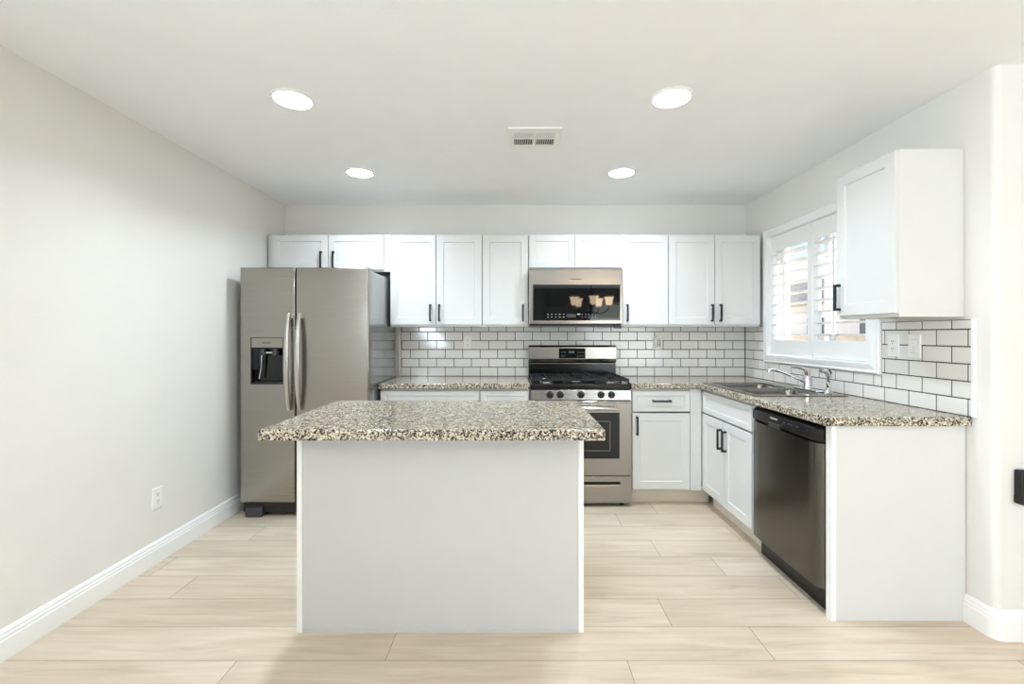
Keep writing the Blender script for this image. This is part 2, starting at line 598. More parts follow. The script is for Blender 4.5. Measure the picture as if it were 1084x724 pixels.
# casing: moulded picture frame on the wall
prof = [(0, 0), (0, .020), (.010, .028), (.022, .024), (.040, .030), (.058, .032), (.064, .026), (.064, 0)]
rings = []
for (yy, zz, sy, sz) in ((CY0, CZ0, 1, 1), (CY1, CZ0, -1, 1), (CY1, CZ1, -1, -1), (CY0, CZ1, 1, -1), (CY0, CZ0, 1, 1)):
    rings.append([(XR - h, yy + sy * w_, zz + sz * w_) for w_, h in prof])
MB().loft(rings, cap=False).build('window_casing', M['trim'], win, smooth=30)

def shutter(y_far, y_near, label):
    """louvred panel seen from the room: local x runs from far to near, z up, room side is -y"""
    W = y_far - y_near
    t = thing('plantation_shutter', label, 'window shutter', (XR + .012, y_far, 1.141), R(-90), 'white plantation shutters in the kitchen window')
    H, st, tr_, br = .932, .05, .118, .118
    MB().slab([0, st, W - st, W], [0, br, H - tr_, H], lambda i, j: not (i == 1 and j == 1), -.014, .014, 'y').build('frame', M['trim'], t, bevel=.003)
    n = 9
    z0, z1 = br, H - tr_
    for i in range(n):
        zc = z0 + (i + .5) * (z1 - z0) / n
        tilt = R(-6)
        pts = []
        for a in range(16):
            u = .043 * math.cos(2 * math.pi * a / 16)
            v = .0052 * math.sin(2 * math.pi * a / 16)
            pts.append((u * math.cos(tilt) - v * math.sin(tilt), zc + u * math.sin(tilt) + v * math.cos(tilt)))
        MB().prism(pts, 'x', st + .002, W - st - .002).build('louver', M['trim'], t, smooth=50)
    MB().box(W / 2 - .006, W / 2 + .006, -.060, -.048, z0 + .01, z1 - .02).build('tilt_rod', M['trim'], t, bevel=.003)
    x = 0 if label.startswith('far') else W
    for z in (.12, .8):
        MB().box(x - .004, x + .004, -.018, -.0141, z, z + .06).build('hinge', M['plastic'], t)
    return t
shutter(3.664, 3.143, 'far left white louvred shutter in the kitchen window, next to the back corner')
shutter(3.131, 2.612, 'near right white louvred shutter, partly hidden behind the wall cabinet beside the window')

# ------------------------------------------------------------------ cabinet builders
def shaker(mb, x0, x1, z0, z1, yb=0, t=.02, st=.057, rec=.007):
    """shaker front: flat frame with a recessed flat panel, front face at y = yb - t"""
    yf = yb - t
    c = .0015
    st = min(st, (x1 - x0) * .3, (z1 - z0) * .3)
    def ring(i, y):
        return [(x0 + i, y, z0 + i), (x1 - i, y, z0 + i), (x1 - i, y, z1 - i), (x0 + i, y, z1 - i)]
    mb.loft([ring(0, yb), ring(0, yf + c), ring(c, yf), ring(st, yf), ring(st + .004, yf + rec), ring(st + .0045, yf + rec)])
    return mb

def pull(parent, x, z, vertical=True, L=.14, yf=-.02):
    """square black bar pull with two posts"""
    h, r = L / 2, .0065
    mb = MB()
    if vertical:
        mb.box(x - r, x + r, yf - .034, yf - .023, z - h, z + h)
        for s in (-1, 1):
            zc = z + s * (h - r)
            mb.box(x - r, x + r, yf - .0235, yf - .0002, zc - r, zc + r)
    else:
        mb.box(x - h, x + h, yf - .034, yf - .023, z - r, z + r)
        for s in (-1, 1):
            xc = x + s * (h - r)
            mb.box(xc - r, xc + r, yf - .0235, yf - .0002, z - r, z + r)
    return mb.build('handle', M['black'], parent, bevel=.0012)

def wall_cabinet(label, loc, W, H, doors, D=.30, rotz=0, group=None, lead=0, tail=0, st=.057):
    """doors: (x0, x1, handle_x or None, handle_z)"""
    t = thing('wall_cabinet', label, 'kitchen cabinet', loc, rotz, group)
    b = MB()
    b.box(0, .016, 0, D, 0, H).box(W - .016, W, 0, D, 0, H).box(.016, W - .016, 0, D, H - .016, H)
    b.box(.016, W - .016, .016, D, .012, .028).box(.016, W - .016, D - .008, D, .028, H - .016)
    b.box(.016, W - .016, 0, .016, 0, .034)
    b.box(.016, W - .016, 0, .016, H - .05, H - .016)
    b.box(.016, .04 + lead, 0, .016, .034, H - .05).box(W - .04 - tail, W - .016, 0, .016, .034, H - .05)
    b.build('body', M['cab'], t)
    for (x0, x1, hx, hz) in doors:
        d = shaker(MB(), x0, x1, .017, H - .004, st=st).build('door', M['cab'], t)
        if hx is not None:
            pull(d, hx, hz)
    return t

YC = 3.745                      # carcass front of the back wall cabinets (doors 20 mm proud)
ZB = 1.363
GW = 'white shaker wall cabinets'
D_ = YB - YC - .002
# over the refrigerator: X -2.03 .. -1.028
z0 = 1.815
wall_cabinet('short white two-door wall cabinet above the refrigerator', (-2.034, YC, z0), 1.004, 2.118 - z0,
             [(.040, .4935, .446, .093), (.5005, .952, .546, .093)], D_, group=GW, lead=.03, tail=.045, st=.052)
wall_cabinet('tall white two-door wall cabinet between the refrigerator and the single-door cabinet', (-1.029, YC, ZB), .754, .755,
             [(.003, .3745, .332, .113), (.3795, .751, .405, .113)], D_, group=GW)
wall_cabinet('narrow white single-door wall cabinet immediately left of the microwave', (-.274, YC, ZB), .378, .755,
             [(.003, .375, .333, .113)], D_, group=GW)
zm = 1.829
wall_cabinet('short white two-door wall cabinet directly above the microwave', (.106, YC, zm), .758, 2.118 - zm,
             [(.003, .3765, None, 0), (.3815, .755, None, 0)], D_, group=GW, st=.05)
wall_cabinet('narrow white single-door wall cabinet immediately right of the microwave', (.866, YC, ZB), .384, .755,
             [(.003, .381, .044, .113)], D_, group=GW)
wall_cabinet('white two-door wall cabinet at the right end of the back wall', (1.251, YC, ZB), .752, .755,
             [(.003, .3745, .350, .113), (.3795, .749, .420, .113)], D_, group=GW)
# on the right wall beside the window: door faces the room (-X)
wall_cabinet('white single-door wall cabinet on the right wall beside the shuttered window', (1.748, 2.456, 1.381), .381, .764,
             [(.003, .378, .030, .115)], XR - 1.748 - .002, R(-90))

def base_cabinet(label, loc, W, D, fronts, rotz=0, group=None, filler=None, open_top=False):
    """fronts: ('drawer'|'door'|'panel', x0, x1, z0, z1, handle) handle = (x, z, vertical) or None"""
    t = thing('base_cabinet', label, 'kitchen cabinet', loc, rotz, group)
    H = .886
    b = MB()
    b.box(0, .016, 0, D, .115, H).box(W - .016, W, 0, D, .115, H)
    b.box(.016, W - .016, 0, D, .115, .131).box(.016, W - .016, D - .01, D, .131, H)
    b.box(.016, W - .016, 0, .016, H - .03, H).box(.016, .04, 0, .016, .131, H - .03).box(W - .04, W - .016, 0, .016, .131, H - .03)
    b.box(.016, W - .016, 0, .016, .131, .16)
    if not open_top:
        b.box(.016, W - .016, .016, D - .01, H - .016, H)
    b.build('body', M['cab'], t)
    MB().box(.001, W + (.092 if filler else -.001), .07, .086, 0, .115).build('toe_kick', M['kick'], t)
    if filler:
        MB().box(filler[0], filler[1], -.018, .0, .117, H).build('filler_strip', M['cab'], t, bevel=.001)
    for (k, x0, x1, a, c, h) in fronts:
        nm = {'drawer': 'drawer', 'door': 'door', 'panel': 'false_front'}[k]
        d = shaker(MB(), x0, x1, a, c, st=.057 if k == 'door' else .036).build(nm, M['cab'], t)
        if h:
            pull(d, h[0], h[1], h[2])
    return t

YF = 3.47                       # base carcass front on the back wall
DB = YB - YF - .01
base_cabinet('wide white base cabinet beside the refrigerator, drawer showing above the island', (-1.03, YF, 0), .757, DB,
             [('drawer', .004, .751, .712, .872, (.378, .79, False)), ('door', .004, .375, .128, .702, (.345, .60, True)), ('door', .381, .751, .128, .702, (.412, .60, True))], group='white shaker base cabinets')
base_cabinet('narrow white base cabinet between the wide drawer cabinet and the range', (-.272, YF, 0), .377, DB,
             [('drawer', .006, .368, .712, .872, (.187, .79, False)), ('door', .006, .368, .128, .702, (.335, .60, True))], group='white shaker base cabinets')
base_cabinet('white base cabinet with one drawer and one door right of the range', (.878, YF, 0), .53, DB,
             [('drawer', .006, .442, .715, .872, (.225, .797, False)), ('door', .006, .442, .128, .703, (.038, .61, True))], group='white shaker base cabinets', filler=(.446, .53))
XS = 1.432                      # base carcass front of the right-hand run
base_cabinet('white two-door sink base cabinet under the window', (XS, 3.468, 0), .742, XR - XS - .012,
             [('panel', .02, .738, .715, .872, None), ('door', .02, .376, .128, .703, (.345, .58, True)), ('door', .382, .738, .128, .703, (.413, .58, True))], R(-90), 'white shaker base cabinets', open_top=True)
t = thing('end_panel', 'plain white panel closing the counter end beside the dishwasher', 'cabinet panel', (0, 0, 0))
MB().box(1.452, XR - .004, 2.066, 2.084, .0, .886).build('panel', M['cab'], t, bevel=.001)
MB().box(1.430, 1.4515, 2.062, 2.1, .0, .886).build('edge_strip', M['trim'], t, bevel=.001)

# ------------------------------------------------------------------ worktops
gb = .007
o = MB().slab([-1.036, .107], [3.425, YB - .001], lambda i, j: True, .888, CT, 'z', lambda p: p.y < 4.0).build('countertop', M['granite'], None, bevel=gb, seg=3, weight=True, smooth=30)
tag(o, 'speckled granite countertop left of the range, beside the refrigerator', 'countertop')
SX0, SX1, SY0, SY1 = 1.45, 1.955, 2.76, 3.44         # cut-out for the sink
xs = [.876, 1.388, SX0, SX1, XR - .001]
ys = [2.036, SY0, 3.425, SY1, YB - .001]
o = MB().slab(xs, ys, lambda i, j: not (i == 0 and j < 2) and not (i == 2 and j in (1, 2)), .888, CT, 'z',
              lambda p: p.y < 3.43 and (p.x < 1.40 or p.y < 2.1)).build('countertop', M['granite'], None, bevel=gb, seg=3, weight=True, smooth=30)
tag(o, 'speckled granite L-shaped countertop around the sink, over the dishwasher', 'countertop')

# ------------------------------------------------------------------ island
isl = thing('kitchen_island', 'white kitchen island base with a plain grey-white back panel', 'kitchen island', (-.329, 2.25, 0))
x0, x1, y0, y1 = -.626, .625, -.266, .27
MB().box(x0 + .001, x1 - .001, y0 + .012, y1, .0, .886).build('body', M['cab'], isl)
MB().box(x0 + .024, x1 - .024, y0 + .004, y0 + .0118, .012, .886).build('back_panel', M['panel'], isl)
for a, b in ((x0, x0 + .0235), (x1 - .0235, x1)):
    MB().box(a, b, y0, y0 + .0118, 0, .886).build('corner_strip', M['trim'], isl, bevel=.001)
MB().box(x0 + .024, x1 - .024, y0, y0 + .0118, 0, .0115).build('base_strip', M['panel'], isl, bevel=.001)
for k in range(3):
    a = x0 + .01 + k * .411
    dr = MB()
    shaker(dr, a, a + .405, .13, .87)
    for v in dr.bm.verts:
        v.co.y = y1 - v.co.y
    d = dr.build('door', M['cab'], isl)
MB().box(x0 + .01, x1 - .01, y1 - .05, y1 + .001, .0, .1).build('toe_kick', M['kick'], isl)
o = MB().slab([-1.002, .348], [1.765, 2.552], lambda i, j: True, .887, CT).build('island_countertop', M['granite'], None, bevel=.006, seg=3, smooth=30)
tag(o, 'speckled granite slab on top of the island', 'countertop')

# ------------------------------------------------------------------ refrigerator
fr = thing('refrigerator', 'stainless side-by-side refrigerator with water dispenser beside the left wall', 'refrigerator', (-1.499, 3.225, 0))
hw = .455
MB().box(-hw + .004, hw - .004, .078, .765, .03, 1.762).build('body', M['steelside'], fr, bevel=.004)
def fridge_door(x0, x1, hole=None):
    """slab door with rolled vertical edges; hole = (x0,x1,z0,z1) for the dispenser"""
    mb = MB()
    us = [x0, x1] if not hole else [x0, hole[0], hole[1], x1]
    vs = [.108, 1.775] if not hole else [.108, hole[2], hole[3], 1.775]
    mb.slab(us, vs, lambda i, j: not (hole and i == 1 and j == 1), 0, .072, 'y', lambda p: (abs(p.x - x0) < .001 or abs(p.x - x1) < .001 or p.z > 1.77 or p.z < .11) and p.y < .01)
    return mb.build('door', M['steelv'], fr, bevel=.009, seg=4, weight=True, smooth=30)
dx = -hw + .393
hole = (-hw + .076, -hw + .306, .946, 1.279)
d1 = fridge_door(-hw, dx - .004, hole)
d2 = fridge_door(dx + .004, hw)
# dispenser: recess lining, control panel, chute, lever and tray
a, b, c, e = hole
rb = MB()
rb.box(a, b, .062, .071, c, e).box(a, a + .006, .004, .062, c, 1.205).box(b - .006, b, .004, .062, c, 1.205).box(a + .006, b - .006, .004, .062, c, c + .012)
rb.build('dispenser_recess', M['blackgloss'], d1)
MB().box(a + .003, b - .003, .001, .06, 1.207, e - .003).build('dispenser_control', M['steel'], d1, bevel=.003)
MB().box((a + b) / 2 - .03, (a + b) / 2 + .03, -.0008, .0012, 1.238, 1.243).build('dispenser_badge', M['slot'], d1)
for s in (-1, 1):
    MB().lathe([(.02, 0), (.022, .02), (.016, .045)], ((a + b) / 2 + s * .045, .035, 1.15)).build('dispenser_nozzle', M['greyplastic'], d1, smooth=True)
MB().tube([((a + b) / 2 - .05, .03, 1.16), ((a + b) / 2 - .056, .03, 1.06), ((a + b) / 2 - .066, .022, .985)], [.008, .007, .006], 10).box((a + b) / 2 - .055, (a + b) / 2 + .02, .03, .045, 1.165, 1.175).build('dispenser_lever', M['chrome'], d1, smooth=True)
MB().box(a + .012, b - .012, .012, .05, c + .0125, c + .017).build('drip_tray', M['slot'], d1)
def bow_handle(x, parent, s):
    rings = []
    n = 18
    zt, zb = 1.452, .765
    for i in range(n + 1):
        u = i / n
        z = zb + (zt - zb) * u
        y = -.018 - .042 * math.sin(math.pi * u) ** .7
        w_ = .014 + .006 * math.sin(math.pi * u)
        d_ = .012
        rings.append([(x + w_ * math.cos(2 * math.pi * k / 14) , y + d_ * math.sin(2 * math.pi * k / 14), z) for k in range(14)])
    mb = MB().loft(rings)
    for z in (zb + .018, zt - .018):
        mb.box(x - .012, x + .012, -.02, -.0002, z - .018, z + .018)
    return mb.build('handle', M['satin'], parent, smooth=50)
bow_handle(dx - .038, d1, -1)
bow_handle(dx + .038, d2, 1)
MB().box(-hw + .01, hw - .01, .03, .077, .032, .1).build('kick_grille', M['blackplastic'], fr)
gs = MB()
for i in range(5):
    gs.box(-hw + .16, hw - .16, .026, .03, .04 + i * .012, .045 + i * .012)
gs.build('grille_slats', M['slot'], fr)
for s in (-1, 1):
    f0 = MB()
    f0.prism([(.008, .0), (.075, 0), (.075, .1), (.008, .06)], 'x', s * (hw - .09) - .06, s * (hw - .09) + .06)
    f0.build('foot', M['greyplastic'], fr, bevel=.008, seg=3)
for s in (-1, 1):
    MB().box(s * (hw - .05) - .035, s * (hw - .05) + .035, .078, .14, 1.7625, 1.781).build('hinge_cover', M['greyplastic'], fr, bevel=.005)

# ------------------------------------------------------------------ microwave
mw = thing('microwave', 'stainless over-the-range microwave with black glass door', 'microwave', (.482, 3.655, 1.384))
hw = .376; H = .438
MB().box(-hw, hw, .03, .385, .012, H).build('body', M['blackplastic'], mw, bevel=.002)
dz0, dz1 = .030, .345
dm = MB().slab([-hw, -hw + .032, hw - .020, hw], [0.0, .028, .316, H], lambda i, j: not (i == 1 and j == 1), -.0, .029, 'y', lambda p: p.y < .005 and (abs(abs(p.x) - hw) < .001 or p.z > H - .001 or p.z < .001))
door = dm.build('door', M['steel'], mw, bevel=.005, seg=3, weight=True)
MB().box(-hw + .0325, hw - .0205, .002, .028, .0285, .3155).build('door_glass', M['blackgloss'], door)
MB().box(-.245, .16, .0012, .002, .14, .262).build('viewing_mesh', plain('door_mesh', (10, 10, 10), .03, var=.1, spec=.3), door)
MB().box(-.045, .042, -.0008, .0002, .358, .364).build('badge', M['slot'], door)
for r in range(2):
    for k in range(5):
        MB().box(-.230 + k * .032, -.219 + k * .032, .0010, .0019, .053 + r * .022, .057 + r * .022).build('touch_key', M['mark'], door)
        MB().box(.049 + k * .027, .054 + k * .027, .0010, .0019, .053 + r * .022, .057 + r * .022).build('touch_key', M['mark'], door)
MB().box(.012, .035, .0010, .0019, .075, .082).build('touch_key', M['mark'], door)
MB().box(-.075, .0, .0010, .0019, .052, .08).build('clock_display', M['slot'], door)
bt = MB().box(-hw + .01, hw - .01, .02, .37, -.012, .0118)
bt.build('vent_base', M['blackplastic'], mw, bevel=.004)
MB().box(hw - .06, hw - .005, .012, .05, -.035, -.0125).build('lamp_cover', M['greyplastic'], mw, bevel=.003)

# ------------------------------------------------------------------ range
rg = thing('gas_range', 'stainless gas range with black cooktop under the microwave', 'stove', (.491, 3.43, 0))
hw = .380; D = .59
MB().box(-hw + .004, hw - .004, .035, D, .03, .878).build('body', M['steelside'], rg)
# control panel and knobs
MB().prism([(.0, .805), (.034, .805), (.034, .8795), (.008, .8795)], 'x', -hw, hw).build('control_panel', M['steel'], rg, bevel=.002)
for k, kx in enumerate((-.233, -.156, 0, .152, .231)):
    kb = MB().lathe([(.0265, .0), (.0265, -.006), (.021, -.008), (.019, -.028), (.014, -.031)], (kx, .0035, .845), 'y', 24)
    kb.box(kx - .0045, kx + .0045, -.038, -.02, .845 - .019, .845 + .019)
    kb.build('knob', M['blackplastic'], rg, smooth=35)
for kx in (-.275, -.115, .04, .108, .19, .272):
    MB().box(kx - .006, kx + .006, .0012, .004, .851, .855).build('burner_mark', M['slot'], rg)
# cooktop tray
ct = MB().slab([-hw, hw], [.002, D], lambda i, j: True, .880, .926).build('cooktop', M['enamel'], rg, bevel=.012, seg=4)
bpos = [(-.25, .14), (-.25, .42), (0, .28), (.25, .14), (.25, .42)]
for bx, by in bpos:
    burner = MB().lathe([(.052, 0), (.05, .010), (.038, .012)], (bx, by, .9262), 'z', 24).build('burner', M['satin'], rg, smooth=30)
    MB().lathe([(.036, 0), (.038, .006), (.03, .010), (.002, .011)], (bx, by, .9384), 'z', 24).build('burner_cap', M['iron'], burner, smooth=30)
for gx0, gx1 in ((-.365, -.13), (-.118, .118), (.13, .365)):
    g = MB()
    gy0, gy1, zt, b_ = .035, .525, .962, .006
    for x in (gx0, gx1):
        g.box(x - b_, x + b_, gy0, gy1, zt - .016, zt)
    for y in (gy0, (gy0 + gy1) / 2, gy1):
        g.box(gx0, gx1, y - b_, y + b_, zt - .016, zt)
    xc = (gx0 + gx1) / 2
    for yc in (.14, .42):
        for dx_, dy_ in ((1, 0), (-1, 0), (0, 1), (0, -1)):
            if dx_:
                xa, xb = sorted((xc + dx_ * .03, gx1 if dx_ > 0 else gx0))
                g.box(xa, xb, yc - .0045, yc + .0045, zt - .012, zt + .002)
            else:
                ya, yb_ = sorted((yc + dy_ * .03, yc + dy_ * .12))
                g.box(xc - .0045, xc + .0045, ya, yb_, zt - .012, zt + .002)
    for x in (gx0, gx1):
        for y in (gy0, gy1, (gy0 + gy1) / 2):
            g.box(x - b_, x + b_, y - b_, y + b_, .9262, zt)
    g.build('grate', M['iron'], rg, bevel=.002)
# backguard
bgd = MB().prism([(.535, .927), (.60, .927), (.60, 1.205), (.53, 1.205), (.515, 1.19), (.515, 1.09), (.522, 1.062), (.532, 1.056), (.545, 1.05)], 'x', -hw, hw).build('backguard', M['steel'], rg, bevel=.002)
MB().box(-hw + .002, hw - .002, .5325, .5349, .93, 1.046).build('backguard_skirt', M['enamel'], bgd)
MB().box(-.118, .112, .5135, .5149, 1.093, 1.180).build('clock_panel', M['blackgloss'], bgd, bevel=.002)
for r in range(2):
    for k in (-.098, -.075, .04, .063, .086):
        MB().box(k, k + .013, .5128, .5134, 1.112 + r * .03, 1.118 + r * .03).build('touch_key', M['dimmark'], bgd)
MB().box(-.032, .016, .5128, .5134, 1.138, 1.156).build('clock_digits', M['dimmark'], bgd)
# oven door
od = MB().slab([-hw, -.29, .29, hw], [.238, .365, .712, .797], lambda i, j: not (i == 1 and j == 1), -.004, .03, 'y', lambda p: p.y < 0 and (abs(abs(p.x) - hw) < .001 or p.z > .79 or p.z < .24))
od = od.build('oven_door', M['steel'], rg, bevel=.004, seg=3, weight=True)
MB().box(-.2895, .2895, -.0035, .02, .3655, .7115).build('oven_window', M['blackgloss'], od)
MB().slab([-.222, -.214, .214, .222], [.42, .428, .642, .65], lambda i, j: not (i == 1 and j == 1), -.0042, -.0036, 'y').build('window_frame_print', M['dimmark'], od)
hb = []
n = 20
for i in range(n + 1):
    u = -1 + 2 * i / n
    hb.append((u * .278, -.044 - .016 * (1 - u * u), .752 - .008 * abs(u) ** 3))
hm = MB().tube(hb, .0135, 14)
for s in (-1, 1):
    hm.box(s * .262 - .012, s * .262 + .012, -.046, -.0042, .736, .756)
hm.build('handle', M['satin'], od, smooth=50)
for (a, b) in ((-.36, -.24), (-.22, -.18), (-.02, .06), (.09, .13), (.165, .275), (.285, .36)):
    MB().box(a, b, -.0046, -.0038, .783, .787).build('vent_slot', M['slot'], od)
# drawer with a recessed pull
dw_ = MB().slab([-hw, -.295, .295, hw], [.03, .155, .190, .229], lambda i, j: not (i == 1 and j == 1), -.002, .034, 'y').build('drawer', M['steel'], rg, bevel=.002)
MB().box(-.294, .294, .022, .034, .1555, .1895).build('pull_recess', M['slot'], dw_)
MB().prism([(.0, .1555), (.02, .1555), (.006, .172), (-.003, .170)], 'x', -.293, .293).build('pull_lip', M['satin'], dw_)
MB().box(-hw + .006, hw - .006, .012, .034, .798, .8045).build('door_gasket', M['slot'], rg)
for s in (-1, 1):
    for y in (.06, .52):
        MB().lathe([(.018, 0), (.018, .012), (.011, .014), (.011, .03)], (s * (hw - .06), y, 0), 'z', 16).build('foot', M['blackplastic'], rg, smooth=30)

# ------------------------------------------------------------------ dishwasher (faces the room, -X)
dsh = thing('dishwasher', 'dark stainless dishwasher with black control panel at the counter end', 'dishwasher', (1.432, 2.716, 0), R(-90))
W = .608
MB().box(.004, W - .004, .012, .56, .105, .872).build('body', M['blackplastic'], dsh)
# door: gently bowed sheet with rolled sides
dr = MB()
us = [0, .005, .011, .018, .025, .032] + [.032 + (W - .064) * i / 10 for i in range(1, 10)] + [W - .032, W - .025, W - .018, W - .011, W - .005, W]
def bow(x):
    e = min(x, W - x)
    edge = .028 * max(0, 1 - e / .032) ** 1.4
    return -.028 + edge - .004 * (1 - ((x - W / 2) / (W / 2)) ** 2)
rings = [[(x, bow(x), .120), (x, bow(x), .792), (x, .0115, .792), (x, .0115, .120)] for x in us]
door = dr.loft(rings).build('door', M['steeldark'], dsh, smooth=50)
MB().box(.006, W - .006, .03, .05, .0, .104).build('toe_kick', M['blackplastic'], dsh)
cp = MB()
def prof_cp(x):
    y = bow(x) - .006
    return [(x, .0115, .794), (x, y + .016, .794), (x, y, .812), (x, y + .001, .858), (x, y + .018, .871), (x, .0115, .871)]
cpo = cp.loft([prof_cp(x) for x in us]).build('control_panel', M['blackplastic'], dsh, smooth=35)
MB().prism([(-.042, .796), (-.024, .794), (-.024, .826), (-.0405, .818)], 'x', .205, .315).build('handle_pocket', M['slot'], cpo, bevel=.003)
MB().box(.225, .29, -.0405, -.0385, .842, .849).build('badge', M['mark'], cpo)
for k in (.345, .385, .41, .455, .535):
    MB().box(k, k + .012, -.0400, -.0370, .839, .844).build('button', M['dimmark'], cpo)

# ------------------------------------------------------------------ sink, faucet, sprayer
sk = thing('kitchen_sink', 'double-bowl stainless sink set in the granite under the window', 'sink', (0, 0, CT))
X0, X1, Y0, Y1 = 1.425, 1.985, 2.715, 3.485
YM = 3.09
bowls = ((1.465, 1.855, 2.768, YM - .018), (1.465, 1.855, YM + .018, 3.432))
MB().slab([X0, 1.465, 1.855, X1], [Y0, 2.768, YM - .018, YM + .018, 3.432, Y1], lambda i, j: not (i == 1 and j in (1, 3)), .0004, .0055).build('rim', M['sink'], sk, bevel=.0025, seg=3, smooth=30)
for (a, b, c, e) in bowls:
    def rr(i, z, rad):
        pts = []
        for (cx, cy, s) in ((b - i - rad, e - i - rad, 0), (a + i + rad, e - i - rad, 90), (a + i + rad, c + i + rad, 180), (b - i - rad, c + i + rad, 270)):
            for d in range(0, 91, 15):
                pts.append((cx + rad * math.cos(R(s + d)), cy + rad * math.sin(R(s + d)), z))
        return pts
    rings = [rr(.000, .004, .035), rr(.002, -.01, .04), rr(.006, -.13, .045), rr(.012, -.155, .05), rr(.03, -.172, .06), rr(.07, -.178, .06)]
    bw = MB().loft(rings, cap=False)
    bw.bm.faces.new(bw.bm.verts[-28:] if False else [v for v in list(bw.bm.verts)[-28:]])
    bo = bw.build('bowl', M['sink'], sk, smooth=50)
    so = bo.modifiers.new('thick', 'SOLIDIFY')
    so.thickness = .0012
    so.offset = 1
    cx, cy = (a + b) / 2, (c + e) / 2
    MB().lathe([(.042, 0), (.042, .003), (.032, .002), (.012, -.0005)], (cx, cy, -.1768), 'z', 24).build('drain', M['chrome'], bo, smooth=30)

fc = thing('faucet', 'chrome single-lever kitchen faucet behind the sink', 'faucet', (1.92, 3.0, CT + .0058))
ep = []
for (cy, s) in ((.1, 0), (-.12, 180)):
    for d in range(0, 181, 20):
        ep.append((.028 * math.cos(R(s + d)), cy + .028 * math.sin(R(s + d))))
MB().prism(ep, 'z', 0, .009).build('deck_plate', M['chrome'], fc, bevel=.003, seg=2, smooth=40)
MB().lathe([(.027, .0092), (.026, .02), (.022, .05), (.023, .075), (.021, .09), (.012, .1)], (0, 0, 0), 'z', 24).build('faucet_body', M['chrome'], fc, smooth=50)
MB().tube([(-.005, .0, .05), (-.06, .01, .075), (-.13, .022, .108), (-.19, .032, .132), (-.215, .037, .137), (-.228, .039, .130), (-.230, .0395, .112)], [.013, .011, .010, .0095, .0095, .010, .0105], 14).build('spout', M['chrome'], fc, smooth=60)
MB().tube([(.004, 0, .09), (.0, .0, .118), (-.02, .0, .138), (-.06, .004, .148), (-.10, .008, .150)], [.016, .017, .013, .009, .007], 14, 1.2).build('lever', M['chrome'], fc, smooth=60)
sp = thing('side_sprayer', 'chrome side sprayer standing right of the faucet', 'sink sprayer', (1.945, 2.835, CT + .0058))
MB().lathe([(.026, 0), (.024, .008), (.016, .016), (.014, .03), (.0135, .032)], (0, 0, 0), 'z', 20).build('collar', M['chrome'], sp, smooth=50)
MB().tube([(0, 0, .031), (0, 0, .07), (.002, 0, .10), (-.004, 0, .125), (-.02, .0, .138), (-.045, .0, .136)], [.010, .0125, .0145, .016, .015, .013], 16).build('spray_head', M['chrome'], sp, smooth=60)
MB().tube([(.014, 0, .10), (.018, 0, .125), (.006, 0, .143)], [.004, .006, .005], 10).build('trigger', M['blackplastic'], sp, smooth=60)

# ------------------------------------------------------------------ outlets and switches
def plate(name, label, cat, loc, rotz, kind, group=None):
    """local: wall at y=0, plate towards -y"""
    t = thing(name, label, cat, loc, rotz, group)
    w_, h_ = .037, .0595
    MB().loft([[(-w_ + i, y, -h_ + i), (w_ - i, y, -h_ + i), (w_ - i, y, h_ - i), (-w_ + i, y, h_ - i)] for i, y in ((0, -.0003), (0, -.003), (.003, -.006))]).build('cover_plate', M['plastic'], t)
    if kind == 'outlet':
        for s in (-1, 1):
            zc = s * .0195
            pts = [(.0165 * math.cos(R(d)) , zc + .0145 * max(-1, min(1, 1.15 * math.sin(R(d))))) for d in range(0, 360, 20)]
            rc_ = MB().prism(pts, 'y', -.0078, -.0061).build('receptacle', M['plastic'], t)
            MB().box(-.0075, -.005, -.0084, -.0079, zc - .001, zc + .008).box(.005, .0075, -.0084, -.0079, zc - .001, zc + .007).lathe([(.0024, -.0084), (.0024, -.0079)], (0, 0, zc - .008), 'y', 10).build('slots', M['slot'], rc_)
    else:
        MB().prism([(-.006, -.033), (-.0085, -.033), (-.0115, .0), (-.0085, .033), (-.006, .033)], 'x', -.0165, .0165).build('rocker', M['plastic'], t, bevel=.001)
        MB().slab([-.0185, -.0168, .0168, .0185], [-.0352, -.0334, .0334, .0352], lambda i, j: not (i == 1 and j == 1), -.0066, -.0061, 'y').build('rocker_gap', M['mark'], t)
    return t
GO = 'white duplex wall outlets'
plate('wall_outlet', 'white outlet low on the bare left wall', 'wall outlet', (XL, 2.60, .367), R(90), 'outlet', GO)
plate('wall_outlet', 'white outlet in the back tiles left of the range', 'wall outlet', (-.428, YB - .0092, 1.229), 0, 'outlet', GO)
plate('wall_outlet', 'white outlet in the back tiles right of the range, holding a plug-in', 'wall outlet', (1.258, YB - .0092, 1.225), 0, 'outlet', GO)
plate('wall_outlet', 'white outlet in the side tiles next to the window casing', 'wall outlet', (XR - .0092, 2.452, 1.240), R(-90), 'outlet', GO)
plate('light_switch', 'white rocker switch in the side tiles under the wall cabinet', 'light switch', (XR - .0092, 2.322, 1.240), R(-90), 'switch')
ng = thing('plug_in_adapter', 'arched white plug-in adapter in the outlet right of the range', 'plug adapter', (1.258, YB - .0182, 1.225))
ap = [(-.031, -.045), (.031, -.045)] + [(.031 * math.cos(R(d)), .030 + .031 * math.sin(R(d))) for d in range(0, 181, 15)]
MB().prism(ap, 'y', -.028, 0).build('shell', M['plastic'], ng, bevel=.004, seg=3, smooth=40)
ar = [(.020 * math.cos(R(d)), .022 + .022 * math.sin(R(d))) for d in range(0, 181, 15)] + [(-.020, -.032), (.020, -.032)]
MB().prism(ar, 'y', -.0292, -.0281).build('face', M['mark'], ng)
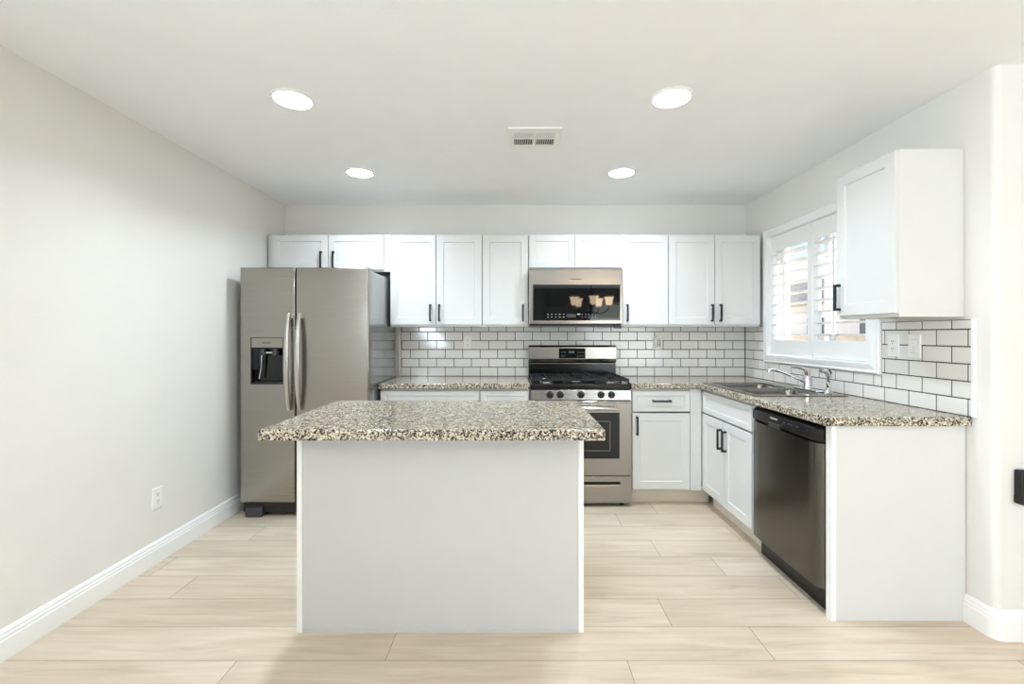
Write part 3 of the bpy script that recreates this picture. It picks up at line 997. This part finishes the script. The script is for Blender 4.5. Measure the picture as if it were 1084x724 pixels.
MB().box(-.008, -.004, -.0300, -.0293, .012, .024).box(.004, .008, -.0300, -.0293, .012, .024).box(-.008, -.004, -.0300, -.0293, -.022, -.010).box(.004, .008, -.0300, -.0293, -.022, -.010).build('slots', M['slot'], ng)
wd = thing('wall_device', 'small black device fixed to the white wall at the right edge of the photo', 'wall device', (2.165, YE, .655))
MB().prism([(-.046, -.044), (.046, -.044), (.046, .072), (-.046, .072)], 'y', -.034, -.0004).build('housing', M['black'], wd, bevel=.006, seg=3)
MB().prism([(-.049, -.072), (.049, -.072), (.049, -.030), (-.049, -.030)], 'y', -.042, -.0004).build('base_collar', M['blackplastic'], wd, bevel=.009, seg=3)

# ------------------------------------------------------------------ ceiling: recessed lights and vent
def recessed(x, y, label):
    t = thing('recessed_light', label, 'ceiling light', (x, y, ZC), 0, 'round recessed ceiling lights')
    MB().lathe([(.101, -.0005), (.101, -.003), (.096, -.007), (.088, -.008), (.086, -.004), (.086, -.0005)], (0, 0, 0), 'z', 48, cap=False).build('trim_ring', M['plastic'], t, smooth=40)
    MB().lathe([(.0855, -.0005), (.0855, -.0045), (.06, -.006), (.002, -.0065)], (0, 0, 0), 'z', 48).build('lens', M['lens'], t, smooth=40)
    lp = lamp('downlight', 'AREA', (0, 0, -.0085), (0, 0, 0), LAMP_POWER, (.77, .895, 1.0), shape='DISK', size=.165, spread=R(142))
    lp.parent = t
recessed(-1.09, 2.226, 'round lit recessed ceiling light nearer the camera on the left side')
recessed(.757, 2.21, 'round lit recessed ceiling light nearer the camera on the right side')
recessed(-1.106, 3.232, 'round lit recessed ceiling light farther back on the left, above the refrigerator')
recessed(.75, 3.232, 'round lit recessed ceiling light farther back on the right, above the range')

cv = thing('ceiling_vent', 'white rectangular air vent grille in the ceiling', 'air vent', (.108, 2.655, ZC))
vw, vh = .150, .135
fm_ = MB().slab([-vw, -.118, -.006, .010, .118, vw], [-vh, -.075, -.004, .006, .092, vh], lambda i, j: not (i in (1, 3) and j in (1, 3)), -.010, -.0005)
fm_.build('grille_frame', M['plastic'], cv, bevel=.003)
MB().box(-.119, .119, -.08, .095, -.0011, -.0004).build('duct_opening', M['slot'], cv)
s1 = MB()
for x0_, x1_ in ((-.118, -.006), (.010, .118)):
    for k in range(9):
        xx = x0_ + (k + .5) * (x1_ - x0_) / 9
        s1.prism([(xx - .001, -.0093), (xx + .002, -.0093), (xx + .0035, -.0015), (xx + .0005, -.0015)], 'y', .006, .092)
    for k in range(16):
        yy = -.075 + (k + .5) * .071 / 16
        s1.prism([(yy - .001, -.009), (yy + .0005, -.009), (yy + .003, -.002), (yy + .0015, -.002)], 'x', x0_, x1_)
s1.build('slats', M['plastic'], cv)
MB().lathe([(.004, -.018), (.005, -.0101)], (-.018, -.035, 0), 'z', 10).build('damper_lever', M['trim'], cv)

# ------------------------------------------------------------------ chandelier behind the camera (seen mirrored in the microwave glass)
ch = thing('chandelier', 'five-light bronze chandelier with glowing amber shades, mirrored in the microwave door', 'chandelier', (1.27, -.4, 0))
MB().lathe([(.065, ZC - .001), (.06, ZC - .02), (.02, ZC - .035)], (0, 0, 0), 'z', 24).build('canopy', M['bronze'], ch, smooth=40)
MB().tube([(0, 0, ZC - .034), (0, 0, 1.82)], .008, 10).lathe([(.02, 1.82), (.04, 1.77), (.022, 1.72), (.03, 1.66), (.006, 1.62)], (0, 0, 0), 'z', 20).build('stem', M['bronze'], ch, smooth=50)
for k in range(5):
    a = R(72 * k + 90)
    ca, sa = math.cos(a), math.sin(a)
    rad = .305
    MB().tube([(.02 * ca, .02 * sa, 1.69), (.13 * ca, .13 * sa, 1.65), (.25 * ca, .25 * sa, 1.68), (rad * ca, rad * sa, 1.75), (rad * ca, rad * sa, 1.78)], .008, 10).lathe([(.03, 1.775), (.03, 1.785), (.016, 1.79)], (rad * ca, rad * sa, 0), 'z', 16).build('arm', M['bronze'], ch, smooth=50)
    sh = MB().lathe([(.026, 1.788), (.045, 1.80), (.054, 1.83), (.056, 1.87), (.064, 1.905), (.082, 1.925)], (rad * ca, rad * sa, 0), 'z', 24, cap=False).build('shade', M['shade'], ch, smooth=60)
    so = sh.modifiers.new('thick', 'SOLIDIFY')
    so.thickness = .004

# ------------------------------------------------------------------ outside the window
struct(MB().box(XR + .16, 30, -6, 40, -.35, -.2).build('ground', M['ground']))
gw = tag(MB().box(7.6, 7.8, -2, 34, -.2, 1.25).box(7.56, 7.84, -2, 34, 1.25, 1.31).build('garden_wall', M['block'], None, bevel=.01), 'pale block garden wall seen through the lower shutter louvers', 'garden wall')
hs = thing('neighbor_house', 'pale stucco house seen through the shutter louvers', 'house', (15, 26, -.2))
MB().box(0, 8, -12, 6, 0, 3.0).build('wall', M['stucco'], hs)
MB().prism([(-12.5, 3.001), (6.5, 3.001), (3.5, 4.3), (-9.5, 4.3)], 'x', -.45, 8.4).build('roof', M['rooftile'], hs, bevel=.02)
for (yy, zz) in ((-10.2, 1.0), (-7.0, 1.0), (-3.4, 1.0), (.2, 1.0), (3.6, 1.0)):
    f = MB().slab([yy - .9, yy - .82, yy - .03, yy + .03, yy + .82, yy + .9], [zz, zz + .08, zz + 1.32, zz + 1.4], lambda i, j: not (i in (1, 3) and j == 1), -.05, -.001, 'x').build('window', M['trim'], hs)
    MB().box(-.02, -.002, yy - .82, yy + .82, zz + .08, zz + 1.32).build('pane', M['darkpane'], f)
